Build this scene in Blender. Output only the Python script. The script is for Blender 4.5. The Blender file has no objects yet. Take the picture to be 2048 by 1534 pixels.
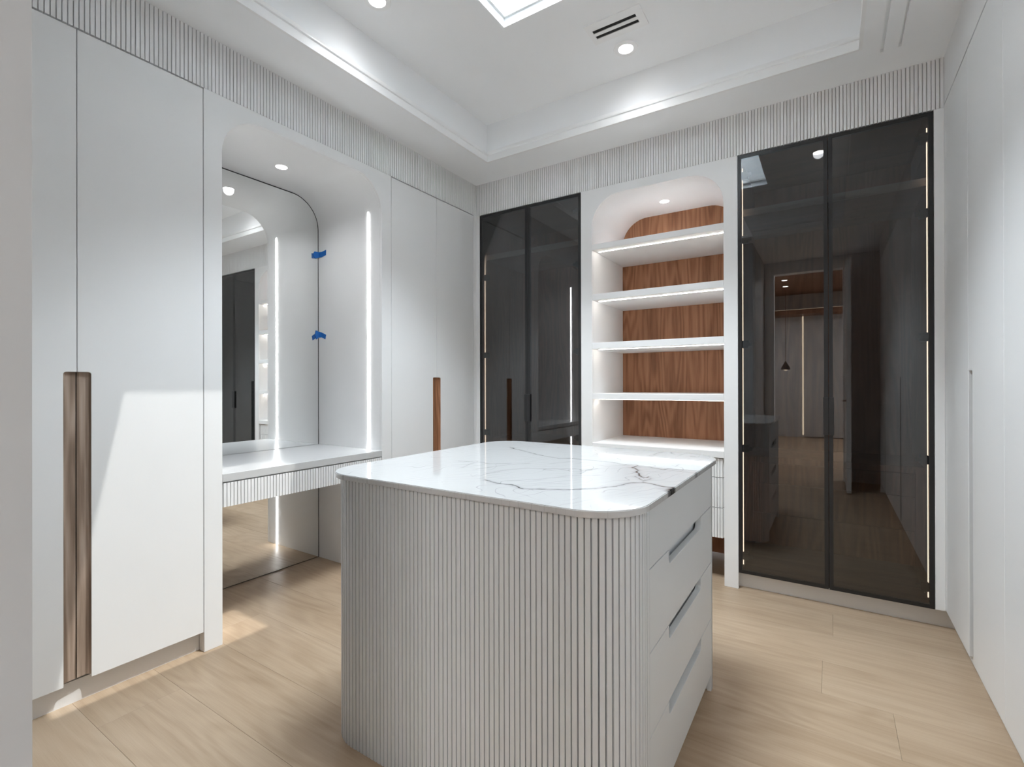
import bpy, bmesh, math, random
import numpy as np
from mathutils import Vector, Matrix
random.seed(7)
PI = math.pi
S = bpy.context.scene
COL = S.collection

# ------------------------------------------------------------------ camera
YAW, PITCH, ROLL, FPX, CX, CZ = 0.57324394, 0.00140783, -0.00231111, 983.966, 2.35941, 1.2
sy, cy_ = math.sin(YAW), math.cos(YAW)
F = Vector((-sy*math.cos(PITCH), cy_*math.cos(PITCH), math.sin(PITCH)))
R0 = Vector((cy_, sy, 0)); U0 = R0.cross(F)
R1 = R0*math.cos(ROLL) + U0*math.sin(ROLL); U1 = R1.cross(F)
cam = bpy.data.cameras.new('camera'); camo = bpy.data.objects.new('camera', cam); COL.objects.link(camo)
camo.matrix_world = Matrix(((R1.x, U1.x, -F.x, CX), (R1.y, U1.y, -F.y, 0), (R1.z, U1.z, -F.z, CZ), (0, 0, 0, 1)))
cam.sensor_width = 36.0; cam.sensor_fit = 'HORIZONTAL'; cam.lens = FPX/2048*36.0
cam.clip_start = 0.01
S.camera = camo

# ------------------------------------------------------------------ light, exposure
S.view_settings.view_transform = 'Standard'; S.view_settings.look = 'None'
S.view_settings.exposure = 1.54; S.view_settings.gamma = 1.0
S.view_settings.use_curve_mapping = False
w = bpy.data.worlds.new('sky'); S.world = w; w.use_nodes = True
bg = w.node_tree.nodes['Background']; bg.inputs[0].default_value = (0.85, 0.935, 1.0, 1); bg.inputs[1].default_value = 20.0
sun = bpy.data.lights.new('sun', 'SUN'); sun.energy = 0.88; sun.angle = math.radians(0.4); sun.color = (1, .975, .94)
suno = bpy.data.objects.new('sun', sun); COL.objects.link(suno)
suno.rotation_euler = Vector((-1, -.3755, -1.987)).to_track_quat('-Z', 'Y').to_euler()
por = bpy.data.lights.new('skylight_portal', 'AREA'); por.shape = 'RECTANGLE'; por.size = .84; por.size_y = .92
por.cycles.is_portal = True
poro = bpy.data.objects.new('skylight_portal', por); COL.objects.link(poro); poro.location = (1.376, 1.63, 3.56)
DOWN = 2.2      # watts of each tray downlight
cyc = S.cycles
cyc.max_bounces = 14; cyc.diffuse_bounces = 8; cyc.glossy_bounces = 8; cyc.transmission_bounces = 8
cyc.transparent_max_bounces = 16; cyc.sample_clamp_indirect = 6.0; cyc.use_denoising = True
cyc.caustics_reflective = False; cyc.caustics_refractive = False

# ------------------------------------------------------------------ materials
def newmat(n):
    m = bpy.data.materials.new(n); m.use_nodes = True
    nt = m.node_tree; b = nt.nodes['Principled BSDF']
    return m, nt, b
def sset(b, **k):
    for a, v in k.items():
        a = a.replace('_', ' ')
        if isinstance(v, tuple): v = (*v, 1) if len(v) == 3 else v
        b.inputs[a].default_value = v
def plain(n, col, rough=.5, metal=0., spec=.5, mottled=.02):
    m, nt, b = newmat(n)
    sset(b, Roughness=rough, Metallic=metal); b.inputs['Specular IOR Level'].default_value = spec
    tc = nt.nodes.new('ShaderNodeTexCoord'); nz = nt.nodes.new('ShaderNodeTexNoise')
    nz.inputs['Scale'].default_value = 3.0; nz.inputs['Detail'].default_value = 2
    mp = nt.nodes.new('ShaderNodeMapRange')
    mp.inputs['To Min'].default_value = 1-mottled; mp.inputs['To Max'].default_value = 1+mottled
    mx = nt.nodes.new('ShaderNodeVectorMath'); mx.operation = 'SCALE'; mx.inputs[0].default_value = col
    nt.links.new(tc.outputs['Object'], nz.inputs['Vector']); nt.links.new(nz.outputs['Fac'], mp.inputs['Value'])
    nt.links.new(mp.outputs['Result'], mx.inputs['Scale']); nt.links.new(mx.outputs[0], b.inputs['Base Color'])
    return m
def emit(n, col, s):
    m = bpy.data.materials.new(n); m.use_nodes = True; nt = m.node_tree; nt.nodes.clear()
    e = nt.nodes.new('ShaderNodeEmission'); e.inputs[0].default_value = (*col, 1); e.inputs[1].default_value = s
    o = nt.nodes.new('ShaderNodeOutputMaterial'); nt.links.new(e.outputs[0], o.inputs[0]); return m
def glass(n, tint, ior=1.5, boost=1.0):
    m = bpy.data.materials.new(n); m.use_nodes = True; nt = m.node_tree; nt.nodes.clear()
    t = nt.nodes.new('ShaderNodeBsdfTransparent'); t.inputs[0].default_value = (*tint, 1)
    g = nt.nodes.new('ShaderNodeBsdfGlossy'); g.inputs['Roughness'].default_value = 0.0
    f = nt.nodes.new('ShaderNodeFresnel'); f.inputs[0].default_value = ior
    mu = nt.nodes.new('ShaderNodeMath'); mu.operation = 'MULTIPLY'; mu.inputs[1].default_value = boost; mu.use_clamp = True
    mx = nt.nodes.new('ShaderNodeMixShader'); o = nt.nodes.new('ShaderNodeOutputMaterial')
    nt.links.new(f.outputs[0], mu.inputs[0]); nt.links.new(mu.outputs[0], mx.inputs[0])
    nt.links.new(t.outputs[0], mx.inputs[1]); nt.links.new(g.outputs[0], mx.inputs[2]); nt.links.new(mx.outputs[0], o.inputs[0])
    return m
def wood(n, stops, axis, rough=.45, fig=9.0, spec=.4, var=.12, streak=1.0, cross=4.2, along=.55):
    """grain runs along axis (0 x, 2 z); every object gets its own board"""
    m, nt, b = newmat(n); N = nt.nodes.new; L = nt.links.new
    sset(b, Roughness=rough); b.inputs['Specular IOR Level'].default_value = spec
    tc = N('ShaderNodeTexCoord'); oi = N('ShaderNodeObjectInfo')
    sc = N('ShaderNodeVectorMath'); sc.operation = 'SCALE'; sc.inputs[0].default_value = (13.7, 29.1, 7.3)
    L(oi.outputs['Random'], sc.inputs['Scale'])
    ad = N('ShaderNodeVectorMath'); ad.operation = 'ADD'; L(tc.outputs['Object'], ad.inputs[0]); L(sc.outputs[0], ad.inputs[1])
    def stretch(a, c):
        mp = N('ShaderNodeMapping'); s = [c, c, c]; s[axis] = a
        mp.inputs['Scale'].default_value = s; L(ad.outputs[0], mp.inputs['Vector']); return mp.outputs[0]
    def noise(v, d=3, r=.55):
        z = N('ShaderNodeTexNoise'); z.inputs['Scale'].default_value = 1; z.inputs['Detail'].default_value = d
        z.inputs['Roughness'].default_value = r; L(v, z.inputs['Vector']); return z.outputs['Fac']
    def math_(op, a, bb):
        q = N('ShaderNodeMath'); q.operation = op
        for i, v in enumerate((a, bb)):
            if isinstance(v, (int, float)): q.inputs[i].default_value = v
            else: L(v, q.inputs[i])
        return q.outputs[0]
    fld = noise(stretch(along, cross), 2, .4)
    rings = math_('SINE', math_('MULTIPLY', fld, fig*6.0), 0)
    fine = noise(stretch(2.2, 55), 4, .65)
    pore = noise(stretch(9, 320), 2, .6)
    broad = noise(stretch(.25, 5), 2, .5)
    v = math_('ADD', math_('MULTIPLY', rings, .10*streak), math_('MULTIPLY', fine, .55))
    v = math_('ADD', v, math_('MULTIPLY', pore, .22))
    v = math_('ADD', v, math_('MULTIPLY', broad, .55))
    v = math_('ADD', v, math_('MULTIPLY', oi.outputs['Random'], var))
    v = math_('SUBTRACT', v, .16+var/2)
    cr = N('ShaderNodeValToRGB'); el = cr.color_ramp.elements
    while len(el) < len(stops): el.new(.5)
    for e, (p, c) in zip(el, stops): e.position = p; e.color = (*c, 1)
    L(v, cr.inputs[0]); L(cr.outputs[0], b.inputs['Base Color'])
    bp = N('ShaderNodeBump'); bp.inputs['Strength'].default_value = .08; bp.inputs['Distance'].default_value = .002
    L(pore, bp.inputs['Height']); L(bp.outputs[0], b.inputs['Normal'])
    return m
WHITE = plain('white_lacquer', (.82, .82, .82), .42, spec=.35)
PAINT = plain('white_wall_paint', (.918, .93, .942), .8, spec=.2)
QUARTZ = plain('light_grey_quartz', (.58, .58, .58), .25, spec=.5)
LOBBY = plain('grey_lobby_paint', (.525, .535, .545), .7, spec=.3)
GREY = plain('pale_grey_lacquer', (.665, .685, .70), .45, spec=.35)
CARC = plain('shadow_grey_carcass', (.16, .16, .16), .7)  # carcass darkened so the gaps between doors read as shaded lines
BLACK = plain('black_anodised_metal', (.012, .012, .013), .35, spec=.5)
DARKG = plain('gap_black', (.03, .03, .03), .6)  # near-black filling for the gaps above the doors and round the mirror
SLOT = plain('vent_black', (.01, .01, .01), .8)
TRIMW = plain('white_metal_trim', (.90, .90, .90), .35)
SKYF = plain('skylight_grey_frame', (.62, .62, .61), .5)
SMOKE = glass('smoked_glass', (.54, .545, .56), 1.6, 1.7)
CLEAR = glass('clear_glass', (.97, .98, .98), 1.45)
LEDN = emit('led_neutral', (.98, .99, 1), 7.0)
LEDW = emit('led_warm', (1, .80, .58), 1.7)
LEDS = emit('led_shelf', (1, .94, .87), 14.0)
LAMP = emit('downlight_lens', (1, .98, .96), 6.0)
WALNUT = wood('walnut', [(.0, (.07, .024, .010)), (.33, (.20, .085, .040)), (.62, (.36, .168, .088)), (1., (.50, .27, .16))], 2, .5, fig=15, spec=.3, var=.05, streak=1.0, cross=6, along=.6)
WALGR = wood('grey_brown_walnut', [(.0, (.09, .06, .044)), (.4, (.23, .165, .122)), (.7, (.38, .29, .23)), (1., (.50, .41, .34))], 2, .5, fig=9, spec=.3, var=.05, streak=2.0, cross=12, along=.8)  # board tone set greyer than the other walnut
WALH = wood('walnut_horizontal', [(.0, (.045, .018, .009)), (.35, (.125, .055, .029)), (.65, (.215, .105, .060)), (1., (.32, .175, .105))], 0, .5, fig=7, spec=.3, var=.05)
ASHH = wood('pale_edge_wood', [(.0, (.36, .31, .26)), (.5, (.52, .46, .40)), (1., (.66, .60, .54))], 0, .5, fig=5, spec=.3, var=.05)
SEAM = plain('oak_seam', (.34, .24, .15), .7)
GRIP = plain('grey_grip_lining', (.17, .17, .17), .5)
OAK = wood('pale_oak', [(.0, (.265, .172, .103)), (.28, (.39, .28, .186)), (.6, (.48, .36, .252)), (1., (.575, .452, .335))], 0, .40, fig=16, spec=.35, var=.14, streak=.62, cross=3.4, along=.75)
TAPE = plain('blue_tape', (.006, .12, .42), .6, mottled=.15)
GREYW = plain('grey_bedroom_wall', (.42, .41, .40), .8)
mm, nt_, b_ = newmat('mirror_silver'); sset(b_, Base_Color=(.92, .93, .925), Metallic=1.0, Roughness=.0); MIRROR = mm

# marble: veins drawn on a generated picture of the slab, x and y of the slab in metres
SX0, SX1, SY0, SY1, SZ0, SZ1 = .872, 1.984, 1.062, 2.190, .884, .902
VEINS = {
'a':(1.0,[(1.089,1.950),(1.150,1.905),(1.218,1.870),(1.284,1.827),(1.325,1.805),(1.364,1.786),(1.409,1.772),(1.444,1.763),(1.481,1.786),(1.534,1.782),(1.570,1.785),(1.620,1.779),(1.669,1.779),(1.704,1.760),(1.733,1.761),(1.763,1.772),(1.780,1.749),(1.794,1.762),(1.820,1.753),(1.846,1.735),(1.876,1.723),(1.886,1.750),(1.938,1.758),(1.99,1.764)]),
'b':(1.5,[(1.774,1.754),(1.766,1.705),(1.799,1.668),(1.813,1.619),(1.828,1.600),(1.841,1.569),(1.855,1.551),(1.870,1.545),(1.874,1.563)]),
'c':(1.1,[(1.836,1.546),(1.852,1.524),(1.870,1.497)]),'d':(1.1,[(1.880,1.488),(1.885,1.503),(1.886,1.533)]),
'e':(1.5,[(1.456,1.241),(1.491,1.227),(1.514,1.221),(1.538,1.222),(1.572,1.223),(1.589,1.216),(1.607,1.200),(1.625,1.192),(1.650,1.204),(1.674,1.219),(1.700,1.228),(1.747,1.257),(1.767,1.278),(1.794,1.304),(1.817,1.338),(1.834,1.369),(1.844,1.405),(1.858,1.437),(1.873,1.455),(1.886,1.468),(1.901,1.463),(1.917,1.457),(1.934,1.443),(1.952,1.437),(1.972,1.437),(1.99,1.44)]),
'f':(1.0,[(1.955,1.404),(1.974,1.412),(1.99,1.415)]),
'g':(.6,[(1.144,1.495),(1.215,1.503),(1.249,1.519),(1.285,1.500),(1.313,1.518),(1.344,1.551)]),
'h':(.5,[(1.255,1.380),(1.237,1.431),(1.225,1.490),(1.216,1.526)]),
'i':(.55,[(1.400,1.335),(1.407,1.393),(1.426,1.451),(1.456,1.494),(1.508,1.514),(1.543,1.536),(1.607,1.576)]),
'j':(.45,[(1.523,1.266),(1.558,1.302),(1.600,1.350),(1.642,1.436),(1.679,1.469),(1.725,1.504)]),
'k':(.7,[(1.518,1.509),(1.551,1.506)]),'l':(.8,[(1.661,1.499),(1.654,1.553),(1.663,1.600),(1.671,1.616)]),
'm':(.7,[(1.729,2.025),(1.736,2.062),(1.740,2.121),(1.747,2.165)]),'n':(.7,[(1.776,2.178),(1.796,2.133),(1.806,2.128)]),
'o':(.5,[(1.892,1.811),(1.895,1.863)]),'p':(.45,[(1.878,1.725),(1.927,1.718),(1.99,1.704)]),
'q':(.3,[(1.602,1.229),(1.637,1.284),(1.680,1.328)]),'r':(.5,[(1.315,1.382),(1.338,1.456),(1.356,1.532),(1.406,1.590)]),
's':(.45,[(1.480,1.622),(1.523,1.718)]),'t':(.5,[(1.15,2.12),(1.19,2.16),(1.25,2.175)])}
def marble():
    W = 1024; xs = SX0-.01 + (SX1-SX0+.02)*(np.arange(W)+.5)/W; ys = SY0-.01 + (SY1-SY0+.02)*(np.arange(W)+.5)/W
    X, Y = np.meshgrid(xs, ys); rng = np.random.RandomState(4)
    def smooth(n, m):                                    # value noise
        g = rng.rand(n+2, m+2); u = np.linspace(0, n, W); v = np.linspace(0, m, W)
        i = u.astype(int); j = v.astype(int); a = (u-i)[:, None]; c = (v-j)[None]
        a = a*a*(3-2*a); c = c*c*(3-2*c)
        return (g[i][:, j]*(1-a)*(1-c)+g[i+1][:, j]*a*(1-c)+g[i][:, j+1]*(1-a)*c+g[i+1][:, j+1]*a*c)
    wx = (smooth(40, 40)-.5)*.008 + (smooth(110, 110)-.5)*.004; wy = (smooth(40, 40)-.5)*.008 + (smooth(110, 110)-.5)*.004
    dark = np.zeros((W, W))
    PX, PY = X+wx, Y+wy
    mod = .35 + 1.1*smooth(60, 60)
    for k, (s, l) in VEINS.items():
        for (ax, ay), (bx, by) in zip(l, l[1:]):
            x0, x1 = min(ax, bx)-.03, max(ax, bx)+.03; y0, y1 = min(ay, by)-.03, max(ay, by)+.03
            i0, i1 = np.searchsorted(ys, [y0, y1]); j0, j1 = np.searchsorted(xs, [x0, x1])
            if i1 <= i0 or j1 <= j0: continue
            px, py = PX[i0:i1, j0:j1], PY[i0:i1, j0:j1]; dx, dy = bx-ax, by-ay
            t = np.clip(((px-ax)*dx+(py-ay)*dy)/(dx*dx+dy*dy+1e-12), 0, 1)
            d = np.hypot(px-ax-t*dx, py-ay-t*dy); wd = .0014+.0009*s
            q = np.clip(s*.42, 0, .6)*np.exp(-(d/wd)**2)*mod[i0:i1, j0:j1] + .10*s*np.exp(-(d/.012)**2)
            dark[i0:i1, j0:j1] = np.maximum(dark[i0:i1, j0:j1], q)
    # faint drifting streaks, running back to front with a slight slant
    a = math.radians(64); A = X*math.cos(a)+Y*math.sin(a); B = -X*math.sin(a)+Y*math.cos(a)
    st = np.zeros((W, W))
    for f, am in ((11, .8), (23, .8), (41, .6)):
        ph = (smooth(7, 7)-.5)*9 + (smooth(22, 22)-.5)*2.2
        r = 1-np.abs(np.sin(B*f*PI+ph+A*1.7)); st += am*np.clip((r-.86)/.14, 0, 1)**2*np.clip((smooth(14, 14)-.42)*3, 0, 1)
    cloud = (smooth(6, 6)-.5)*.6+(smooth(14, 14)-.5)*.3
    v = 1 - .42*np.clip(st, 0, 1.2) - np.clip(dark, 0, .9) + .035*cloud
    # the dark patch where the main vein leaves the slab
    pt = np.exp(-((X-1.985)/.012)**2)*np.clip(1-np.abs(Y-1.412)/.042, 0, 1)**.3*(.55+.5*smooth(120, 120))
    pt2 = np.exp(-((X-1.985)/.010)**2)*np.clip(1-np.abs(Y-1.72)/.028, 0, 1)**.5*.6*smooth(160, 160)
    v = np.clip(v-np.clip(pt+pt2, 0, .85), .05, 1)
    base = np.array([.565, .565, .567]); px = np.ones((W, W, 4), np.float32)
    px[..., :3] = (v[..., None]**1.15)*base
    im = bpy.data.images.new('marble_slab', W, W, float_buffer=True); im.colorspace_settings.name = 'Non-Color'
    im.pixels.foreach_set(px.ravel()); im.update(); im.pack()
    m, nt, b = newmat('white_marble'); N = nt.nodes.new; L = nt.links.new
    sset(b, Roughness=.035); b.inputs['Specular IOR Level'].default_value = .55
    uv = N('ShaderNodeUVMap'); uv.uv_map = 'UVMap'; ti = N('ShaderNodeTexImage'); ti.image = im; ti.extension = 'EXTEND'
    L(uv.outputs[0], ti.inputs[0]); L(ti.outputs[0], b.inputs['Base Color']); return m
MARBLE = marble()

# ------------------------------------------------------------------ builders
WL = {}                                                     # world origin of every object built
def link(name, me, mat, parent=None, loc=(0, 0, 0)):
    o = bpy.data.objects.new(name, me)
    if mat is not None and len(me.materials) == 0: me.materials.append(mat)
    COL.objects.link(o); pl = WL[parent.name] if parent else Vector((0, 0, 0))
    o.location = Vector(loc)-pl; WL[o.name] = Vector(loc)
    if parent: o.parent = parent
    return o
def obj(name, bm, mat, parent=None, kind=None, label=None, cat=None, group=None, smooth=False):
    """one mesh object from world-space geometry; a top-level mesh gets its origin at its base, a part its parent's"""
    bmesh.ops.recalc_face_normals(bm, faces=bm.faces)
    if parent: org = WL[parent.name]
    else:
        c = [v.co for v in bm.verts]
        org = Vector(((min(v.x for v in c)+max(v.x for v in c))/2, (min(v.y for v in c)+max(v.y for v in c))/2, min(v.z for v in c)))
    bmesh.ops.translate(bm, verts=bm.verts, vec=-org)
    me = bpy.data.meshes.new(name); bm.to_mesh(me); bm.free()
    if smooth:
        for p in me.polygons: p.use_smooth = True
        me.set_sharp_from_angle(angle=math.radians(35))
    o = link(name, me, mat, parent, org)
    tag(o, label, cat, group, kind); return o
def tag(o, label=None, cat=None, group=None, kind=None):
    if label: o['label'] = label
    if cat: o['category'] = cat
    if group: o['group'] = group
    if kind: o['kind'] = kind
    return o
def thing(name, loc, label, cat, group=None):
    o = bpy.data.objects.new(name, None); COL.objects.link(o); o.location = loc; o.empty_display_size = .1
    WL[o.name] = Vector(loc); return tag(o, label, cat, group)
def box(x0, x1, y0, y1, z0, z1, bm=None, bev=0):
    new = bmesh.new()
    vs = [new.verts.new((x, y, z)) for x in (x0, x1) for y in (y0, y1) for z in (z0, z1)]
    for f in ((0, 1, 3, 2), (4, 6, 7, 5), (0, 4, 5, 1), (2, 3, 7, 6), (0, 2, 6, 4), (1, 5, 7, 3)): new.faces.new([vs[i] for i in f])
    if bev: bmesh.ops.bevel(new, geom=new.edges[:], offset=bev, segments=1, affect='EDGES')
    if bm is None: return new
    return join(bm, new)
def join(bm, new):
    me = bpy.data.meshes.new('tmp'); new.to_mesh(me); new.free(); bm.from_mesh(me); bpy.data.meshes.remove(me); return bm
def prism(poly, axis, a0, a1, bev=0, bm=None):
    """polygon extruded along an axis: x -> (y,z), y -> (x,z), z -> (x,y)"""
    new = bmesh.new()
    def P(p, a): return {'x': (a, p[0], p[1]), 'y': (p[0], a, p[1]), 'z': (p[0], p[1], a)}[axis]
    A = [new.verts.new(P(p, a0)) for p in poly]; B = [new.verts.new(P(p, a1)) for p in poly]
    new.faces.new(A); fb = new.faces.new(B[::-1]); n = len(poly)
    for i in range(n): new.faces.new((A[i], A[(i+1) % n], B[(i+1) % n], B[i]))
    if bev:
        bmesh.ops.recalc_face_normals(new, faces=new.faces)
        bmesh.ops.bevel(new, geom=[e for e in new.edges if len(e.link_faces) == 2 and e.calc_face_angle() > .6], offset=bev, segments=1, affect='EDGES', clamp_overlap=True)
    if bm is None: return new
    return join(bm, new)
def arc(cx, cy, r, a0, a1, n=10):
    return [(cx+r*math.cos(math.radians(a0+(a1-a0)*i/n)), cy+r*math.sin(math.radians(a0+(a1-a0)*i/n))) for i in range(n+1)]
def rrect(x0, x1, y0, y1, r, n=10):
    return arc(x1-r, y0+r, r, -90, 0, n)+arc(x1-r, y1-r, r, 0, 90, n)+arc(x0+r, y1-r, r, 90, 180, n)+arc(x0+r, y0+r, r, 180, 270, n)
def cyl(c, r, z0, z1, n=32, bm=None, r2=None):
    new = bmesh.new(); r2 = r if r2 is None else r2
    A = [new.verts.new((c[0]+r*math.cos(2*PI*i/n), c[1]+r*math.sin(2*PI*i/n), z0)) for i in range(n)]
    B = [new.verts.new((c[0]+r2*math.cos(2*PI*i/n), c[1]+r2*math.sin(2*PI*i/n), z1)) for i in range(n)]
    new.faces.new(A); new.faces.new(B[::-1])
    for i in range(n): new.faces.new((A[i], A[(i+1) % n], B[(i+1) % n], B[i]))
    if bm is None: return new
    return join(bm, new)
def lathe(c, prof, n=40):
    new = bmesh.new(); rings = []
    for r, z in prof: rings.append([new.verts.new((c[0]+r*math.cos(2*PI*i/n), c[1]+r*math.sin(2*PI*i/n), z)) for i in range(n)])
    for a, b in zip(rings, rings[1:]):
        for i in range(n): new.faces.new((a[i], a[(i+1) % n], b[(i+1) % n], b[i]))
    return new

# slats: a chamfered flat batten, its back at y = 0, its face towards -y
PITCH_S = .01625
def slat_mesh(name, h, mat, wd=.0130, th=.006, c=.0006):
    bm = prism([(-wd/2, .009), (-wd/2, -th+c), (-wd/2+c, -th), (wd/2-c, -th), (wd/2, -th+c), (wd/2, .009)], 'z', 0, h)
    bmesh.ops.recalc_face_normals(bm, faces=bm.faces)
    me = bpy.data.meshes.new(name); bm.to_mesh(me); bm.free(); me.materials.append(mat); return me
def put_slats(me, spots, z, parent):
    """spots: (x, y, nx, ny) on the backing surface with the outward normal; all share one mesh"""
    for x, y, nx, ny in spots:
        o = link('slat', me, None, parent, (x, y, z)); o.rotation_euler[2] = math.atan2(nx, -ny)
def stuff_slats(me, spots, z, parent, mat):
    bm = bmesh.new()
    for x, y, nx, ny in spots:
        n0 = len(bm.verts); bm.from_mesh(me); bm.verts.ensure_lookup_table()
        M = Matrix.Translation((x, y, z)) @ Matrix.Rotation(math.atan2(nx, -ny), 4, 'Z')
        bmesh.ops.transform(bm, matrix=M, verts=bm.verts[n0:])
    return obj('slat_row', bm, mat, parent, kind='stuff')

# ------------------------------------------------------------------ the room, metres
YB, XR, ZC, ZT, ZB, ZD = 3.136, 2.829, 2.779, 3.05, .0912, 2.530
YF = .165                                                   # room face of the entrance wall
# floor: slab with every board laid on it
floor = obj('floor', box(-.75, 4.6, -6.6, 3.9, -.06, -.012), SEAM, kind='structure')
def board(x0, x1, y0, y1):
    obj('plank', box(x0+.0003, x1-.0003, y0+.0003, y1-.0003, -.012, 0, bev=.0004), OAK, floor)
PW = .2655; rows = range(-34, 6)
JOINT = {4: 2.37, 2: 2.33, -4: .202, 3: .9, 1: .35, 0: 1.6, -1: 1.0, -2: 2.05, -3: 1.75, -5: 1.35}
for r in rows:
    y0 = 2.252 - PW + (r-1)*PW; y1 = y0+PW
    j = JOINT.get(r, random.uniform(0, 2.2)); xs = [j]
    while xs[0] > -.75: xs.insert(0, xs[0]-2.2)
    while xs[-1] < (3.5 if y0 > -1 else 4.6): xs.append(xs[-1]+2.2)
    lim = 3.5 if y0 > -1.1 else 4.6
    for a, b in zip(xs, xs[1:]):
        a, b = max(a, -.75), min(b, lim)
        if b-a > .05 and y1 < 3.9: board(a, b, y0, y1)

# ceiling: dropped border, raised tray, shaft of the skylight
TX0, TX1, TY0, TY1 = .306, 2.492, .425, 2.856
bm = bmesh.new()
X0, X1 = -.75, 3.5
box(X0, TX0, YF-.02, 3.9, ZC, 3.12, bm); box(TX1, X1, YF-.02, 3.9, ZC+.014, 3.12, bm)
for xa, xb in ((TX1, 2.5655), (2.5785, 2.6345), (2.6445, X1)): box(xa, xb, .50, 2.925, ZC, ZC+.015, bm)   # two shadow grooves in the border
box(TX1, X1, YF-.02, .50, ZC, ZC+.015, bm); box(TX1, X1, 2.925, 3.9, ZC, ZC+.015, bm)
box(TX0, TX1, YF-.02, TY0, ZC, 3.12, bm); box(TX0, TX1, TY1, 3.9, ZC, 3.12, bm)
ceiling = obj('ceiling', bm, PAINT, kind='structure')
SKX0, SKX1, SKY0, SKY1 = .946, 1.880, 1.160, 2.121
bm = bmesh.new(); q = .012
box(TX0-.05, SKX0-q, TY0-.05, TY1+.05, ZT, 3.09, bm); box(SKX1+q, TX1+.05, TY0-.05, TY1+.05, ZT, 3.09, bm)
box(SKX0-q, SKX1+q, TY0-.05, SKY0-q, ZT, 3.09, bm); box(SKX0-q, SKX1+q, SKY1+q, TY1+.05, ZT, 3.09, bm)
obj('tray_panel', bm, PAINT, ceiling)
# crown moulding round the tray
prof = [(-.002, ZC-.001), (.013, ZC-.001), (.013, ZC+.004), (.003, ZC+.050), (.0105, ZC+.053), (.0105, ZC+.060), (.002, ZC+.080), (-.002, ZC+.080)]
bm = bmesh.new(); rings = []
for d, z in prof:
    rings.append([bm.verts.new(p) for p in ((TX0+d, TY0+d, z), (TX1-d, TY0+d, z), (TX1-d, TY1-d, z), (TX0+d, TY1-d, z))])
for a, b in zip(rings, rings[1:]+rings[:1]):
    for i in range(4): bm.faces.new((a[i], a[(i+1) % 4], b[(i+1) % 4], b[i]))
obj('trim_1', bm, TRIMW, kind='structure')
# skylight
win = obj('window_1', prism([(SKX0-.03, SKY0-.03), (SKX1+.03, SKY0-.03), (SKX1+.03, SKY1+.03), (SKX0-.03, SKY1+.03)], 'z', 3.54, 3.545), CLEAR, kind='structure')
GX0, GX1, GY0, GY1 = .976, 1.794, 1.190, 2.070             # clear opening of the upper shaft
def ring(bm, a, b, c, d, e, f, g, h, z0, z1):
    box(a, e, c, d, z0, z1, bm); box(f, b, c, d, z0, z1, bm); box(e, f, c, g, z0, z1, bm); box(e, f, h, d, z0, z1, bm)
bm = bmesh.new(); ring(bm, SKX0-.011, SKX1+.011, SKY0-.011, SKY1+.011, SKX0, SKX1, SKY0, SKY1, ZT-.0008, 3.105)
obj('shaft_reveal', bm, PAINT, win)
bm = bmesh.new(); ring(bm, SKX0-.06, SKX1+.06, SKY0-.06, SKY1+.06, SKX0+.012, SKX1-.012, SKY0+.012, SKY1-.012, 3.094, 3.1075)
obj('frame', bm, SKYF, win)
bm = bmesh.new(); L4 = []                                  # walls of the shaft draw in towards the glass
for xa, xb, ya, yb, z in ((SKX0+.012, SKX1-.012, SKY0+.012, SKY1-.012, 3.108), (GX0-.004, GX1+.004, GY0-.004, GY1+.004, 3.50), (SKX0-.1, SKX1+.1, SKY0-.1, SKY1+.1, 3.50), (SKX0-.1, SKX1+.1, SKY0-.1, SKY1+.1, 3.108)):
    L4.append([bm.verts.new(p) for p in ((xa, ya, z), (xb, ya, z), (xb, yb, z), (xa, yb, z))])
for a, b in zip(L4, L4[1:]+L4[:1]):
    for k in range(4): bm.faces.new((a[k], a[(k+1) % 4], b[(k+1) % 4], b[k]))
obj('shaft', bm, PAINT, win)
bm = bmesh.new(); ring(bm, SKX0-.1, SKX1+.1, SKY0-.1, SKY1+.1, GX0, GX1, GY0, GY1, 3.50, 3.54)
obj('sash', bm, TRIMW, win)

# walls behind the joinery
obj('wall_left', box(-.80, -.70, YF-1.2, 3.9, 0, ZC), PAINT, kind='structure')
obj('wall_back', box(-.70, 3.5, 3.80, 3.9, 0, ZC), PAINT, kind='structure')
obj('wall_right', box(3.42, 3.52, -1.0, 3.8, 0, ZC), PAINT, kind='structure')
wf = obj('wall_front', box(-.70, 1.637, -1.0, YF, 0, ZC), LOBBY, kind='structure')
obj('panel', box(.62, 1.53, YF, YF+.018, .1, 2.45, bev=.001), BLACK, wf)
# ------------------------------------------------------------------ fluted headers
HZ0, HZ1 = 2.5365, ZC
t1 = obj('trim_3', box(-.025, -.013, YF, YB+.013, HZ0, HZ1), WHITE, kind='structure')
hm = slat_mesh('header_slat', HZ1-HZ0, WHITE)
sp = [(-.006, y, 1, 0) for y in np.arange(YF+.0085, YB-.004, PITCH_S)]
put_slats(hm, [s for s in sp if s[1] < 1.45], HZ0, t1); stuff_slats(hm, [s for s in sp if s[1] >= 1.45], HZ0, t1, WHITE)
t2 = obj('trim_4', box(-.0125, XR, YB+.0131, YB+.025, HZ0, HZ1), WHITE, kind='structure')
sp = [(x, YB+.006, 0, -1) for x in np.arange(.010, XR-.006, PITCH_S)]
put_slats(hm, [s for s in sp if s[0] > 1.7], HZ0, t2); stuff_slats(hm, [s for s in sp if s[0] <= 1.7], HZ0, t2, WHITE)
obj('trim_2', box(XR, XR+.02, -.49, YB+.02, 2.553, ZC), WHITE, kind='structure')

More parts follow.
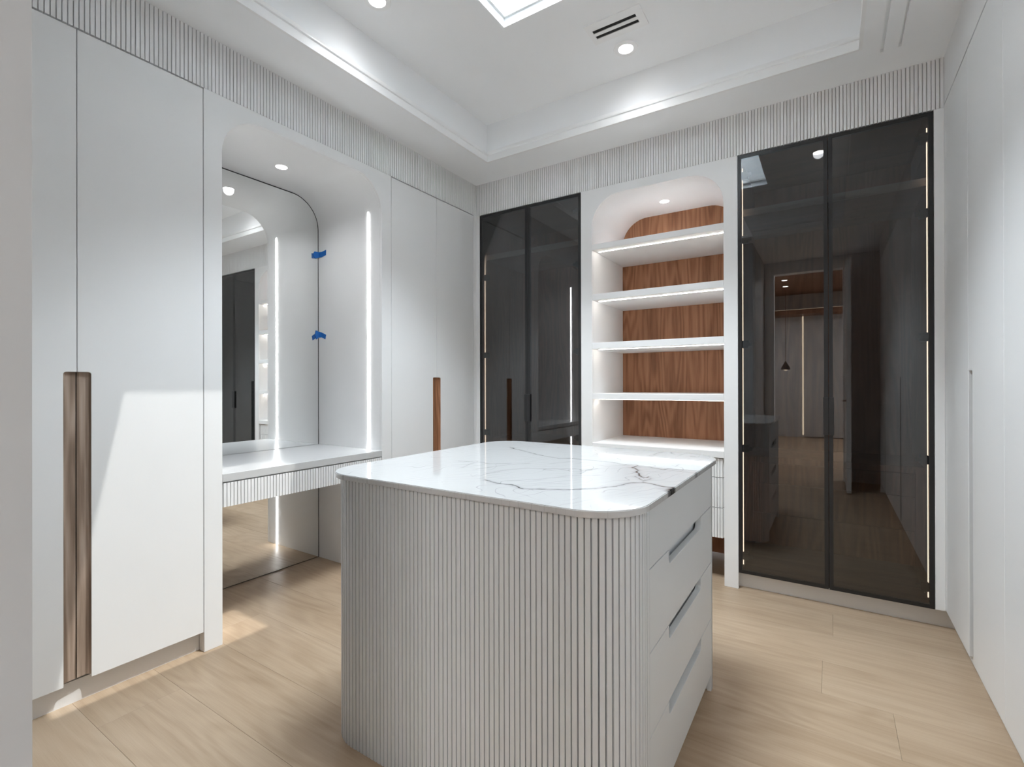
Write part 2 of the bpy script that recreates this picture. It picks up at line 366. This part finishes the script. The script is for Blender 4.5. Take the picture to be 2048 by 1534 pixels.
# ------------------------------------------------------------------ painted wardrobes
NZ = 1.2495                                                 # top of the finger pulls
def door_poly(a, b, z0, z1, cut=None, top=NZ, r=.009):
    """door outline in (along, z); cut = (from, to) removes the finger-pull notch on the edge it touches"""
    if not cut: return [(a, z0), (b, z0), (b, z1), (a, z1)]
    p, q = cut
    if q >= b: return [(a, z0), (p, z0), (p, top-r)] + [(p+r-r*math.cos(t), top-r+r*math.sin(t)) for t in (PI/6, PI/3, PI/2)] + [(b, top), (b, z1), (a, z1)]
    return [(b, z0), (b, z1), (a, z1), (a, top)] + [(q-r+r*math.sin(t), top-r+r*math.cos(t)) for t in (0, PI/6, PI/3)] + [(q, top-r), (q, z0)]
def leaf(root, poly, face, sgn, pull, mat, label=None):
    """a door 20 mm thick whose face lies at x = face, opening towards sgn; pull = prism outline (y, depth) of its grip"""
    d = obj('door', prism(poly, 'x', face-sgn*.02, face, bev=.0012), WHITE, root)
    if pull:
        pts = [(face-sgn*dd, y) for y, dd in pull]
        bm = prism(pts, 'z', ZB+.012, NZ-.0005)
        obj('finger_pull', bm, mat, d, label=label)
    return d
def pull_left(seam, w=.040):    # grip on the door at smaller y: face slopes in towards the seam
    return [(seam-w, .002), (seam-w+.007, .009), (seam-.0018, .0125), (seam-.0018, .0195), (seam-w, .0195)]
def pull_right(seam, w=.041):
    return [(seam+.0018, .0125), (seam+w-.012, .016), (seam+w-.004, .009), (seam+w, .001), (seam+w, .0195), (seam+.0018, .0195)]

# near left wardrobe: two doors
t = thing('wardrobe', (-.3, .66, 0), 'white wardrobe with sunlit doors and a grey-brown walnut finger pull beside the vanity niche', 'wardrobe')
obj('carcass', box(-.69, -.022, YF+.001, 1.104, .094, HZ0-.008), CARC, t)
obj('filler', box(-.02, 0, YF+.001, .219, ZB, ZD, bev=.001), WHITE, t)
S1 = .6625
leaf(t, door_poly(.2215, S1-.0012, ZB, ZD, (S1-.0395, S1)), 0, 1, pull_left(S1), WALGR, 'grey-brown walnut grip strip')
leaf(t, door_poly(S1+.0012, 1.1025, ZB, ZD, (0, S1+.0415)), 0, 1, pull_right(S1), WALGR, 'grey-brown walnut grip strip with a dark scooped edge')
obj('toe_kick', box(-.065, -.045, YF+.001, 1.104, 0, .094), WHITE, t)
obj('gap_shade', box(-.024, -.022, YF+.001, 1.104, ZD, HZ0), DARKG, t)  # near-black strip standing in for the shade in the gap above the doors
# corner wardrobe on the left wall
t = thing('wardrobe', (-.3, 2.67, 0), 'white wardrobe in the corner with a slim red-brown walnut finger pull', 'wardrobe')
obj('carcass', box(-.69, -.022, 2.2335, 3.16, .094, HZ0-.008), CARC, t)
S2 = 2.6635
leaf(t, door_poly(2.2335, S2-.0012, ZB, ZD, (S2-.0395, S2)), 0, 1, pull_left(S2), WALNUT, 'red-brown walnut grip strip')
leaf(t, door_poly(S2+.0012, 3.097, ZB, ZD, (0, S2+.0415)), 0, 1, pull_right(S2), WALNUT, 'red-brown walnut grip strip')
obj('filler', box(-.02, 0, 3.0995, 3.158, ZB, ZD+.0065, bev=.001), WHITE, t)
obj('toe_kick', box(-.065, -.045, 2.2335, 3.158, 0, .094), WHITE, t)
obj('gap_shade', box(-.024, -.022, 2.2335, 3.097, ZD, HZ0), DARKG, t)  # same dark strip, painted shade of the gap under the header
# long wardrobe on the right wall
t = thing('wardrobe', (3.1, 1.3, 0), 'long white wardrobe with plain doors and grey recessed grips to the right of the island', 'wardrobe')
obj('carcass', box(XR+.022, 3.41, -.49, YB+.05, .10, 2.55), CARC, t)
SEAMS = [-.49, .07, .505, .94, 1.375, 1.778, 2.18, 2.662, YB+.05]
for a, b in zip(SEAMS, SEAMS[1:]):
    z0, z1 = .10, 2.545
    cut = b in (.07, 1.375, 2.662)
    poly = door_poly(a+.0012, b-.0012, z0, z1, (b-.066, b) if cut else None)
    d = obj('door', prism(poly, 'x', XR, XR+.02, bev=.0015), WHITE, t)
    if cut:
        pts = [(XR+.004, b-.066), (XR+.014, b-.050), (XR+.0175, b-.0018), (XR+.0195, b-.0018), (XR+.0195, b-.066)]
        obj('finger_pull', prism(pts, 'z', .112, NZ-.0005), GRIP, d, label='dark grey recessed grip')
obj('toe_kick', box(XR+.042, XR+.06, -.49, YB+.054, 0, .10), WHITE, t)
obj('end_panel', box(XR, 3.41, -.512, -.4925, 0, 2.55), WHITE, t)

# ------------------------------------------------------------------ vanity niche in the left wall
NY0, NY1, NR, NT, MX = 1.185, 2.152, .20, 2.478, -.630
def arch_hole(a0, a1, top, r, z0=0, n=10):                  # open-bottomed outline from left foot up and round to the right foot
    return [(a0, z0)]+arc(a0+r, top-r, r, 180, 90, n)+arc(a1-r, top-r, r, 90, 0, n)+[(a1, z0)]
nich = thing('vanity_niche', (-.3, 1.67, 0), 'arched white niche surround with rounded corners framing the mirror and vanity', 'niche')
poly = [(1.1055, 0)]+[(1.1055, ZD+.0065), (2.2312, ZD+.0065), (2.2312, 0)]+arch_hole(NY0, NY1, NT, NR)[::-1]
obj('surround', prism(poly, 'x', -.02, 0, bev=.0015), WHITE, nich)
def liner(axis, a0, a1, d0, d1, top, r, th=.012):
    i = arch_hole(a0, a1, top, r, n=14); o = arch_hole(a0-th, a1+th, top+th, r+th, n=14)
    return prism(o+i[::-1], axis, d0, d1)
obj('lining', liner('x', NY0, NY1, MX-.02, -.02, NT, NR), WHITE, nich, smooth=True)
for y0, y1 in ((NY1-.004, NY1+.003), (NY0-.003, NY0+.004)):
    obj('led_strip', box(-.129, -.117, y0, y1, .001, 2.305), LEDN, nich, label='white vertical light strip let into the niche side')
# mirror
for y0, y1 in ((1.1055, 1.117), (2.2195, 2.2312)): obj('side_return', box(-.07, -.0201, y0, y1, 0, .094), WHITE, nich)
g = .009
mi = arch_hole(NY0+g, NY1-g, NT-g, NR-g, z0=.006, n=16)
mt = obj('mirror', prism(mi, 'x', MX-.004, MX), MIRROR, label='tall frameless arched mirror filling the back of the vanity niche', cat='mirror')
obj('dark_edge', prism(arch_hole(NY0+.0005, NY1-.0005, NT-.0005, NR, z0=.001, n=16), 'x', MX-.012, MX-.0045), DARKG, mt)
# vanity: counter and fluted drawer
ZV, ZVG, ZVD = .7865, .7488, .6323
vt = thing('vanity', (-.3, 1.668, ZVD), 'floating white vanity counter with a fluted drawer front under the mirror', 'vanity')
obj('countertop', box(MX+.006, 0, NY0+.0012, NY1-.0012, ZVG, ZV, bev=.0015), QUARTZ, vt)
obj('drawer_box', box(MX+.06, -.02, NY0+.006, NY1-.006, ZVD+.002, ZVG-.001), GREY, vt)
dr = obj('drawer', box(-.02, -.013, NY0+.004, NY1-.004, ZVD, ZVG-.006, bev=.0008), WHITE, vt)
vm = slat_mesh('vanity_slat', ZVG-.006-ZVD, WHITE)
put_slats(vm, [(-.006, y, 1, 0) for y in np.arange(NY0+.012, NY1-.010, PITCH_S)], ZVD, dr)
# tape across the mirror edge
def tape(pm, pw, label):
    bm = bmesh.new()
    a = [bm.verts.new((MX+.0012, y, z)) for y, z in pm]; b = [bm.verts.new((x, NY1-.0012, z)) for x, z in pw]
    m1 = bm.verts.new((MX+.005, NY1-.005, pm[-1][1])); m0 = bm.verts.new((MX+.005, NY1-.005, pm[0][1]))
    n = len(a); bm.faces.new([m0]+a+[m1]); bm.faces.new([m1]+b+[m0])
    bmesh.ops.recalc_face_normals(bm, faces=bm.faces)
    r = bmesh.ops.extrude_face_region(bm, geom=bm.faces[:])
    bmesh.ops.translate(bm, verts=[v for v in r['geom'] if isinstance(v, bmesh.types.BMVert)], vec=(.0006, -.0006, 0))
    obj('masking_tape', bm, TAPE, label=label, cat='tape', group='tape on the mirror edge')
tape([(2.150, 2.083), (2.120, 2.077), (2.112, 2.083), (2.104, 2.100), (2.118, 2.121), (2.150, 2.121)], [(-.600, 2.120), (-.549, 2.128), (-.551, 2.092), (-.600, 2.083)], 'upper blue tape scrap bridging the mirror edge, ragged at one end')
tape([(2.150, 1.528), (2.130, 1.513), (2.1255, 1.532), (2.118, 1.540), (2.126, 1.576), (2.150, 1.568)], [(-.600, 1.562), (-.550, 1.543), (-.559, 1.512), (-.600, 1.528)], 'lower blue tape scrap bridging the mirror edge, sloping down')

# ------------------------------------------------------------------ back wall: shelved niche
BX0, BX1, BY1 = .990, 1.832, 3.735
bn = thing('shelf_niche', (1.41, 3.43, 0), 'arched white shelving niche with walnut back between the two glass wardrobes', 'shelving')
poly = [(.9075, 0), (.9075, ZD+.0065), (1.9095, ZD+.0065), (1.9095, 0)]+arch_hole(BX0, BX1, NT, NR)[::-1]
obj('surround', prism(poly, 'y', YB, YB+.02, bev=.0015), WHITE, bn)
obj('lining', liner('y', BX0, BX1, YB+.02, BY1, NT, NR), WHITE, bn, smooth=True)
obj('back_panel', box(BX0-.02, BX1+.02, BY1, BY1+.015, 0, NT+.02), WALNUT, bn)
for zt, zb in ((2.1575, 2.1190), (1.8160, 1.7745), (1.4825, 1.4400), (1.1355, 1.0965)):
    s = obj('shelf', box(BX0+.0005, BX1-.0005, YB+.001, BY1-.0005, zb, zt, bev=.0012), WHITE, bn)
    obj('led_strip', box(BX0+.022, BX1-.003, YB+.069, YB+.075, zb-.0025, zb+.001), LEDS, s, label='warm light strip under the shelf')
obj('counter', box(BX0+.0005, BX1-.0005, YB+.001, BY1-.0005, .757, .797, bev=.0012), WHITE, bn)
dm = {}
for z0, z1 in ((.640, .7515), (.4585, .6365), (.277, .455)):
    d = obj('drawer', box(BX0+.004, BX1-.004, YB+.027, BY1-.06, z0, z1), WHITE, bn)
    me = slat_mesh('drawer_slat', z1-z0, WHITE)
    stuff_slats(me, [(x, YB+.02, 0, -1) for x in np.arange(BX0+.012, BX1-.010, PITCH_S)], z0, d, WHITE)

# ------------------------------------------------------------------ back wall: smoked-glass wardrobes
def glass_wardrobe(x0, x1, seam, label, hidden_right=False):
    g = thing('glass_wardrobe', ((x0+x1)/2, 3.45, 0), label, 'wardrobe')
    Z0, Z1, D0, D1 = .096, ZD, YB+.022, 3.78
    th = .018
    obj('side_panel', box(x0, x0+th, D0, D1, Z0, Z1), WALNUT, g); obj('side_panel', box(x1-th, x1, D0, D1, Z0, Z1), WALNUT, g)
    obj('back_panel', box(x0+th, x1-th, D1-.02, D1, Z0, Z1), WALNUT, g)
    obj('top_panel', box(x0+th, x1-th, D0, D1-.02, Z1-th, Z1), WALH, g); obj('bottom_panel', box(x0+th, x1-th, D0, D1-.02, Z0, Z0+th), WALH, g)
    sh = obj('shelf', box(x0+th, x1-th, YB+.071, D1-.02, 2.192, 2.232), WALH, g); obj('edge_band', box(x0+th, x1-th, YB+.065, YB+.071, 2.192, 2.232), ASHH, sh, label='pale wood shelf edge')
    ch = obj('drawer_chest', box(x0+th, x1-th, 3.30, D1-.02, .25, .765), WALNUT, g)
    obj('stile', box(x0+th, x0+.055, 3.28, 3.30, .25, .765), WALNUT, ch); obj('stile', box(x1-.055, x1-th, 3.28, 3.30, .25, .765), WALNUT, ch)
    obj('top_rail', box(x0+.0555, x1-.0555, 3.28, 3.30, .731, .765), WALNUT, ch)
    for z0, z1 in ((.2515, .4275), (.432, .607), (.6115, .7275)):
        obj('drawer', box(x0+.057, x1-.057, 3.281, 3.30, z0, z1, bev=.0008), WALNUT, ch)
    for xs in ((x0+th, x0+th+.004), (x1-th-.004, x1-th)):
        obj('led_strip', box(xs[0], xs[1], YB+.040, YB+.0445, .135, Z1-.06), LEDW, g, label='warm vertical light strip inside the door')
    for a, b, hs in ((x0, seam-.0012, 0), (seam+.0012, x1, 1)):
        fr = bmesh.new(); f = .019
        box(a, a+f, YB, YB+.02, Z0, Z1, fr); box(b-f, b, YB, YB+.02, Z0, Z1, fr)
        box(a+f, b-f, YB, YB+.02, Z0, Z0+f, fr); box(a+f, b-f, YB, YB+.02, Z1-f, Z1, fr)
        d = obj('door', fr, BLACK, g, label='thin black door frame with smoked glass')
        obj('glass_pane', box(a+f, b-f, YB+.001, YB+.006, Z0+f, Z1-f), SMOKE, d, label='smoked grey glass')
        hx = (b-f-.004, b+.001) if hs == 0 else (a-.001, a+f+.004)
        obj('handle', box(hx[0], hx[1], YB-.012, YB+.001, .924, 1.126, bev=.001), BLACK, d)
        hq = x0+th if hs == 0 else x1-th
        for z in (.19, .82, 1.43, 2.045, 2.42):
            q = .034 if hs == 0 else -.034
            bmh = box(min(hq, hq+q), max(hq, hq+q), YB+.021, YB+.060, z-.022, z+.022, bev=.003)
            bmh = box(min(hq, hq+q*1.5), max(hq, hq+q*1.5), YB+.021, YB+.034, z-.010, z+.010, bm=bmh)
            obj('hinge', bmh, BLACK, d)
    obj('toe_kick', box(x0-.01, x1+(.12 if x1 > 2 else .002), YB+.055, YB+.075, 0, .0955), WHITE, g)
    return g
glass_wardrobe(.034, .9065, .4735, 'narrower smoked-glass wardrobe next to the corner, partly behind the island top')
g2 = glass_wardrobe(1.9105, 2.7885, 2.3545, 'smoked-glass wardrobe between the shelving niche and the right-hand wall doors')
obj('filler', box(2.790, XR-.0005, YB, YB+.02, .096, ZD+.006, bev=.001), WHITE, g2)
obj('trim_5', box(.0005, .0325, YB, YB+.02, .096, ZD+.006, bev=.001), WHITE, kind='structure')

# ------------------------------------------------------------------ island
isl = thing('kitchen_island', (1.428, 1.62, 0), 'grey-white fluted island with rounded corners and four notched drawers', 'island')
isl.name = 'island_cabinet'; WL['island_cabinet'] = WL['kitchen_island']
IX0, IX1, IY0, IY1 = .888, 1.968, 1.0785, 2.174
fx0, fx1, fy0, fy1 = IX0+.013, IX1-.013, IY0+.013, IY1-.013
bx0, bx1, by0, by1, br = IX0+.006, IX1-.006, IY0+.006, IY1-.006, .130
DY0, DY1 = 1.257, 2.040
a = arc(bx1-br, by0+br, br, -90, 0); b = arc(bx1-br, by1-br, br, 0, 90); c = arc(bx0+br, by1-br, br, 90, 180); d = arc(bx0+br, by0+br, br, 180, 270)
fr = br-.007
foot = arc(fx1-fr, fy0+fr, fr, -90, 0)+[(fx1, DY0-.001), (1.940, DY0-.001), (1.940, DY1+.001), (fx1, DY1+.001)]+arc(fx1-fr, fy1-fr, fr, 0, 90)+arc(fx0+fr, fy1-fr, fr, 90, 180)+arc(fx0+fr, fy0+fr, fr, 180, 270)
body = obj('body', prism(foot, 'z', 0, SZ0-.0005), GREY, isl)
for y0, y1 in ((DY0-.0185, DY0-.001), (DY1+.001, DY1+.0205)):
    obj('stile', box(bx1-.004, IX1, y0, y1, 0, SZ0-.0005), GREY, isl)
# slats right round, from one drawer edge to the other
path = [(bx1, DY0-.0195)]+a[::-1]+d[::-1]+c[::-1]+b[::-1]+[(bx1, DY1+.0215)]
seg = [(Vector(p), Vector(q)) for p, q in zip(path, path[1:]) if (Vector(p)-Vector(q)).length > 1e-6]
Ltot = sum((q-p).length for p, q in seg); n = round(Ltot/PITCH_S); spots = []
for i in range(n):
    s = (i+.5)*Ltot/n
    for p, q in seg:
        l = (q-p).length
        if s <= l:
            m = p+(q-p)*s/l; tdir = (q-p)/l; spots.append((m.x, m.y, -tdir.y, tdir.x)); break
        s -= l
spots = [(x, y, nx if (nx*(x-1.43)+ny*(y-1.62)) > 0 else -nx, ny if (nx*(x-1.43)+ny*(y-1.62)) > 0 else -ny) for x, y, nx, ny in spots]
im_ = slat_mesh('island_slat', SZ0-.0005, GREY)
put_slats(im_, spots, 0, isl)
# drawers with notched finger pulls
def notch(y0, y1, z0, z1, cut):
    p = [(y0, z0), (y1, z0), (y1, z1)]
    if cut:
        a0, a1, dp, r = 1.440, 1.862, .041, .018
        p += [(a1, z1)]+arc(a1-r, z1-dp+r, r, 0, -90, 5)+arc(a0+r, z1-dp+r, r, -90, -180, 5)+[(a0, z1)]
    return p+[(y0, z1)]
for z0, z1, cut in ((.063, .2815, 1), (.2845, .5005, 1), (.5035, .7185, 1), (.7215, SZ0-.003, 0)):
    obj('drawer', prism(notch(DY0+.001, DY1-.001, z0, z1, cut), 'x', IX1-.02, IX1, bev=.001), GREY, isl)
# worktop
bm = prism(rrect(SX0, SX1, SY0, SY1, .148, 14), 'z', SZ0, SZ1)
bmesh.ops.recalc_face_normals(bm, faces=bm.faces)
bmesh.ops.bevel(bm, geom=[e for e in bm.edges if e.calc_face_angle() > 1.0], offset=.002, segments=2, affect='EDGES')
uvl = bm.loops.layers.uv.new('UVMap')
for f in bm.faces:
    for lp in f.loops:
        x, y = lp.vert.co.x, lp.vert.co.y
        lp[uvl].uv = ((x-SX0+.01)/(SX1-SX0+.02), (y-SY0+.01)/(SY1-SY0+.02))
obj('worktop', bm, MARBLE, label='polished white marble worktop with grey veins on the fluted island', cat='worktop', smooth=True)

# ------------------------------------------------------------------ ceiling fittings
def downlight(x, y, z, r, rt, watt, label, lens=None, group=None, blend=1.0, angle=150):
    t = thing('downlight', (x, y, z), label, 'light', group)
    obj('trim_ring', lathe((x, y), [(r, z+.012), (r, z-.001), (r+.003, z-.004), (rt-.003, z-.003), (rt, z+.001)]), TRIMW, t, smooth=True)
    obj('lens', cyl((x, y), r, z-.0030, z-.0010), lens or LAMP, t, label='glowing lens')
    l = bpy.data.lights.new('downlight_beam', 'SPOT'); l.energy = watt; l.spot_size = math.radians(angle); l.spot_blend = blend
    l.shadow_soft_size = r; l.color = (.96, .98, 1)
    lo = bpy.data.objects.new('downlight_beam', l); COL.objects.link(lo); lo.location = (0, 0, -.012); lo.parent = t
G = 'recessed lights of the tray ceiling'
downlight(1.420, 2.621, ZT, .038, .067, DOWN, 'recessed white downlight beside the slotted air vent', group=G)
downlight(.532, 1.640, ZT, .038, .067, DOWN, 'recessed white downlight on the skylight side nearest the mirror', group=G)
downlight(2.290, 1.640, ZT, .038, .067, DOWN, 'recessed white downlight on the skylight side nearest the long wardrobe', group=G)
downlight(1.420, .660, ZT, .038, .067, DOWN, 'recessed white downlight between the skylight and the entrance', group=G)
downlight(-.336, 1.690, NT, .030, .037, 5.0, 'small downlight in the vanity niche above the mirror')
downlight(1.392, 3.470, NT, .030, .037, 3.0, 'small downlight in the arched shelving niche above the top shelf')
# air vent
t = thing('air_vent', (1.4455, 2.41, ZT), 'white ceiling air vent with two black slots near the skylight', 'vent')
bm = bmesh.new(); VX0, VX1, VY0, VY1 = 1.293, 1.587, 2.343, 2.500
ys_ = (VY0, 2.392, 2.416, 2.437, 2.460, VY1)
for i in (0, 2, 4): box(1.3195, 1.5500, ys_[i], ys_[i+1], ZT-.006, ZT, bm)
box(VX0, 1.3195, VY0, VY1, ZT-.006, ZT, bm); box(1.55, VX1, VY0, VY1, ZT-.006, ZT, bm)
obj('face_plate', bm, TRIMW, t)
for y0, y1 in ((2.392, 2.416), (2.437, 2.460)): obj('slot', box(1.3195, 1.55, y0, y1, ZT-.0022, ZT-.0005), SLOT, t)

# ------------------------------------------------------------------ lobby and the room beyond, seen in the glass
obj('wall_lobby', box(1.637, 1.75, -1.12, -1.0, 0, ZC), PAINT, kind='structure')
obj('wall_lobby_far', box(2.50, 3.52, -1.12, -1.0, 0, ZC), PAINT, kind='structure')
obj('wall_lobby_head', box(1.75, 2.50, -1.12, -1.0, 2.62, ZC), PAINT, kind='structure')
obj('ceiling_lobby', box(1.5, 3.52, -1.12, YF-.02, ZC, ZC+.1), PAINT, kind='structure')
cs = bmesh.new()
box(1.66, 1.75, -1.0, -.98, 0, 2.62, cs); box(2.50, 2.59, -1.0, -.98, 0, 2.62, cs); box(1.66, 2.59, -1.0, -.98, 2.62, 2.71, cs)
obj('trim_6', cs, TRIMW, kind='structure')
dl = obj('door_1', box(2.512, 2.556, -.975, -.165, .012, 2.56, bev=.002), WHITE, kind='structure')
obj('door_handle', box(2.470, 2.512, -.25, -.235, 1.0, 1.02), BLACK, dl)
bmw = bmesh.new()
box(-1.2, -1.1, -6.5, -1.12, 0, 3.2, bmw); box(4.6, 4.7, -6.5, -1.12, 0, 3.2, bmw); box(-1.2, 1.619, -1.22, -1.12, 0, 3.2, bmw); box(2.6, 4.7, -1.22, -1.12, 0, 3.2, bmw)
box(1.619, 2.6, -1.22, -1.12, 2.75, 3.2, bmw)
obj('wall_bedroom', bmw, GREYW, kind='structure')
fw = obj('wall_bedroom_far', box(-1.2, 4.7, -6.6, -6.5, 0, 3.2), GREYW, kind='structure')
for i in range(6): obj('panel', box(1.88+i*.42, 2.296+i*.42, -6.5, -6.47, .02, 2.70), GREYW, fw)
obj('led_strip', box(1.845, 1.875, -6.495, -6.485, .05, 2.7), LEDW, fw)
bk = obj('beam_bedroom', box(-1.1, 4.6, -6.5, -6.0, 2.70, 2.80), WALH, kind='structure')
obj('led_strip', box(-1.0, 4.5, -6.1, -6.06, 2.80, 2.812), LEDW, bk)
obj('ceiling_bedroom', box(-1.2, 4.7, -6.6, -1.12, 3.2, 3.3), WALH, kind='structure')
downlight(1.60, -5.3, 3.2, .05, .06, 14, 'bedroom downlight nearer the far wall, seen mirrored in the glass')
downlight(1.63, -4.6, 3.2, .05, .06, 14, 'bedroom downlight farther from the far wall, seen mirrored in the glass')
t = thing('pendant_lamp', (1.56, -5.9, 1.45), 'small dark pendant lamp in the bedroom, seen mirrored in the glass', 'lamp')
obj('shade', lathe((1.56, -5.9), [(.015, 1.68), (.03, 1.64), (.09, 1.54), (.085, 1.50)], 24), BLACK, t)
obj('bulb', lathe((1.56, -5.9), [(.001, 1.475), (.03, 1.485), (.045, 1.52), (.03, 1.55), (.001, 1.56)], 16), LEDW, t)
obj('cord', cyl((1.56, -5.9), .006, 1.67, 3.2, 8), BLACK, t)
l = bpy.data.lights.new('bedroom_fill', 'AREA'); l.shape = 'RECTANGLE'; l.size = 1.6; l.size_y = 1.2; l.energy = 100; l.color = (1, .99, .975)  # added fill light through the doorway, not a known bedroom fitting
lo = bpy.data.objects.new('bedroom_fill', l); COL.objects.link(lo); lo.location = (3.4, -3.6, 3.19)
